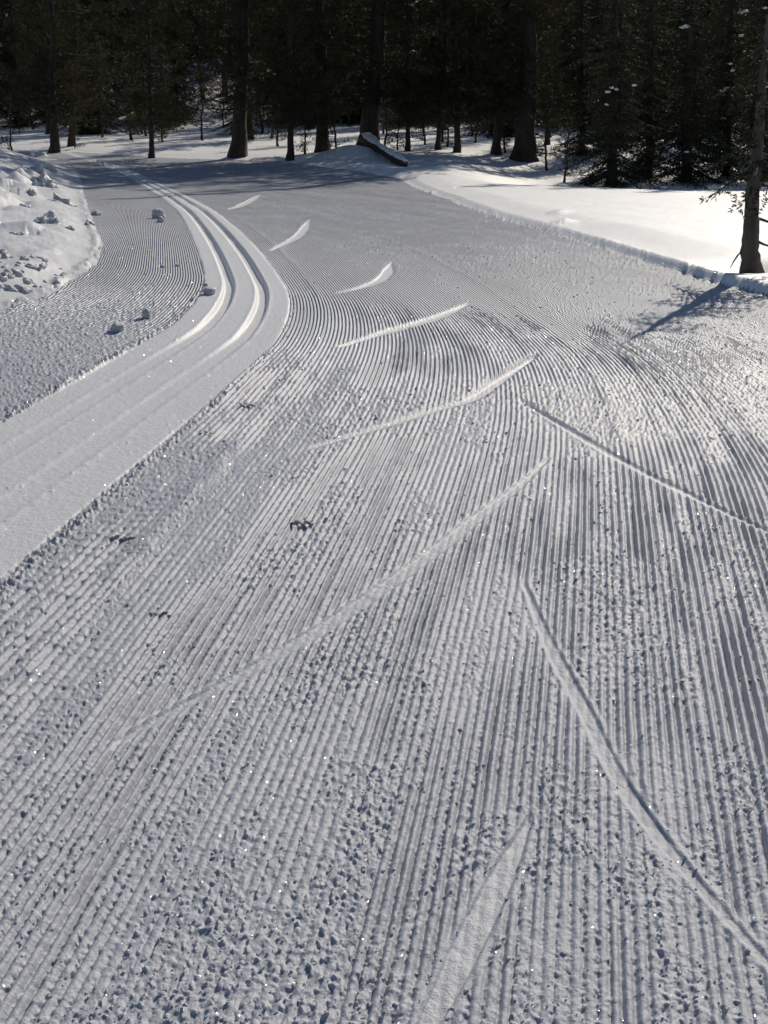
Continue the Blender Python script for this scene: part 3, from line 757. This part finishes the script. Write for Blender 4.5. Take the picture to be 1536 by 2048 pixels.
for i, (px, py, w, lab) in enumerate(heaps):
    xy = unproject(px, py); W_ = w / FPX * xy[1] * 1.08
    e = empty('snow_clod', (xy[0], xy[1], surf(xy)))
    Rh = np.random.default_rng(700 + i)
    for q in range(5 if w > 28 else 3):
        o = part('clod_piece', SHARP[Rh.integers(0, 4)], e); s_ = W_ * Rh.uniform(0.25, 0.42)
        o.location = ((q / (4 if w > 28 else 2) - 0.5) * W_ * 0.8, Rh.normal(0, 0.08) * W_, -0.03 * s_ + (0.006 if q % 2 else 0)); o.scale = (s_, s_ * 0.9, s_ * 0.75); o.rotation_euler = (Rh.normal(0, .3), Rh.normal(0, .3), Rh.uniform(0, 6))
    tag(e, lab, 'snow clod', 'crumbled clods on the groomed ribs')

def surf_at(px, py):
    u_ = (px - 768) / FPX; v_ = (py - 1024) / FPX; t_ = np.linspace(3, 40, 900)
    g_ = ground(u_ * t_, (_cp - v_ * _sp) * t_)[0]; i_ = int(np.argmax(CAM_H + (-_sp - v_ * _cp) * t_ < g_))
    return np.array([u_ * t_[i_], (_cp - v_ * _sp) * t_[i_]])
# broken blocks and heaps thrown up on the left bank
R = np.random.default_rng(55)
for i in range(95):
    px, py = R.uniform(-25, 130), R.uniform(500, 592)
    if py < 505 + 0.25 * px or py > 602 - 0.22 * px: continue
    xy = surf_at(px, py); s_ = R.uniform(0.035, 0.10) * (0.6 if px > 95 else 1)
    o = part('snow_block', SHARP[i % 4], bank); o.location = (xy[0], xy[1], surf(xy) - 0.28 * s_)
    o.scale = (s_ * R.uniform(.8, 1.4), s_ * R.uniform(.7, 1.1), s_ * R.uniform(.9, 1.5)); o.rotation_euler = (R.normal(0, .35), R.normal(0, .35), R.uniform(0, 6))
HEAPS = [lump_mesh('snow_heap', 440 + i, 0.9, 0.9, sub=4, mat=M_BANK) for i in range(4)]
for i, (px, py, w, h_) in enumerate([(75, 352, 46, 0.8), (100, 345, 30, 0.8), (84, 375, 62, 0.5), (60, 398, 40, 0.4), (96, 448, 56, 0.6), (52, 418, 36, 0.4), (140, 462, 22, 0.5), (192, 432, 22, 0.8), (120, 405, 60, 0.35), (50, 455, 30, 0.35), (178, 452, 24, 0.6), (30, 470, 40, 0.3)]):
    xy = surf_at(px, py); s_ = w / FPX * xy[1]
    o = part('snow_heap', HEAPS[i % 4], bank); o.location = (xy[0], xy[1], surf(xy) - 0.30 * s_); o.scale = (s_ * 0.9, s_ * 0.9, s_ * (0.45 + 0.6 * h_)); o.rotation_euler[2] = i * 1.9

# loose crumbs on the ribs, more where they are torn and along the rims
R = np.random.default_rng(99)
zg_, tg_ = z.reshape(NR, NC), torn.reshape(NR, NC)
insg = (ins & (vid == 1)).reshape(NR, NC); wrg = wr.reshape(NR, NC)
jr = R.integers(30, int(np.searchsorted(rows, 11)), 60000); jc = R.integers(50, NC - 50, 60000)
keep = insg[jr, jc] & (R.random(60000) < 0.03 + 0.22 * tg_[jr, jc] + 0.45 * wrg[jr, jc])
jr, jc = jr[keep][:9000], jc[keep][:9000]
base_v = np.array([[1, 0, -.5], [-.5, .87, -.5], [-.5, -.87, -.5], [.55, .3, .55], [-.5, .45, .6], [-.1, -.6, .5]])
base_f = np.array([[0, 2, 1], [3, 4, 5], [0, 1, 3], [1, 4, 3], [1, 2, 4], [2, 5, 4], [2, 0, 5], [0, 3, 5]])
n = len(jr); sz = 0.0014 + 0.0042 * R.random(n) ** 3 + 0.00045 * rows[jr]
v_ = base_v[None] * R.uniform(0.6, 1.3, (n, 6, 3)) * sz[:, None, None]
ca, sa = np.cos(R.uniform(0, 6.28, n)), np.sin(R.uniform(0, 6.28, n))
vx = v_[:, :, 0] * ca[:, None] - v_[:, :, 1] * sa[:, None]; vy = v_[:, :, 0] * sa[:, None] + v_[:, :, 1] * ca[:, None]
v_ = np.stack([vx + (rows[jr] * cols[jc])[:, None], vy + rows[jr][:, None], v_[:, :, 2] + zg_[jr, jc][:, None] + 0.25 * sz[:, None]], -1)
f_ = base_f[None] + (np.arange(n) * 6)[:, None, None]
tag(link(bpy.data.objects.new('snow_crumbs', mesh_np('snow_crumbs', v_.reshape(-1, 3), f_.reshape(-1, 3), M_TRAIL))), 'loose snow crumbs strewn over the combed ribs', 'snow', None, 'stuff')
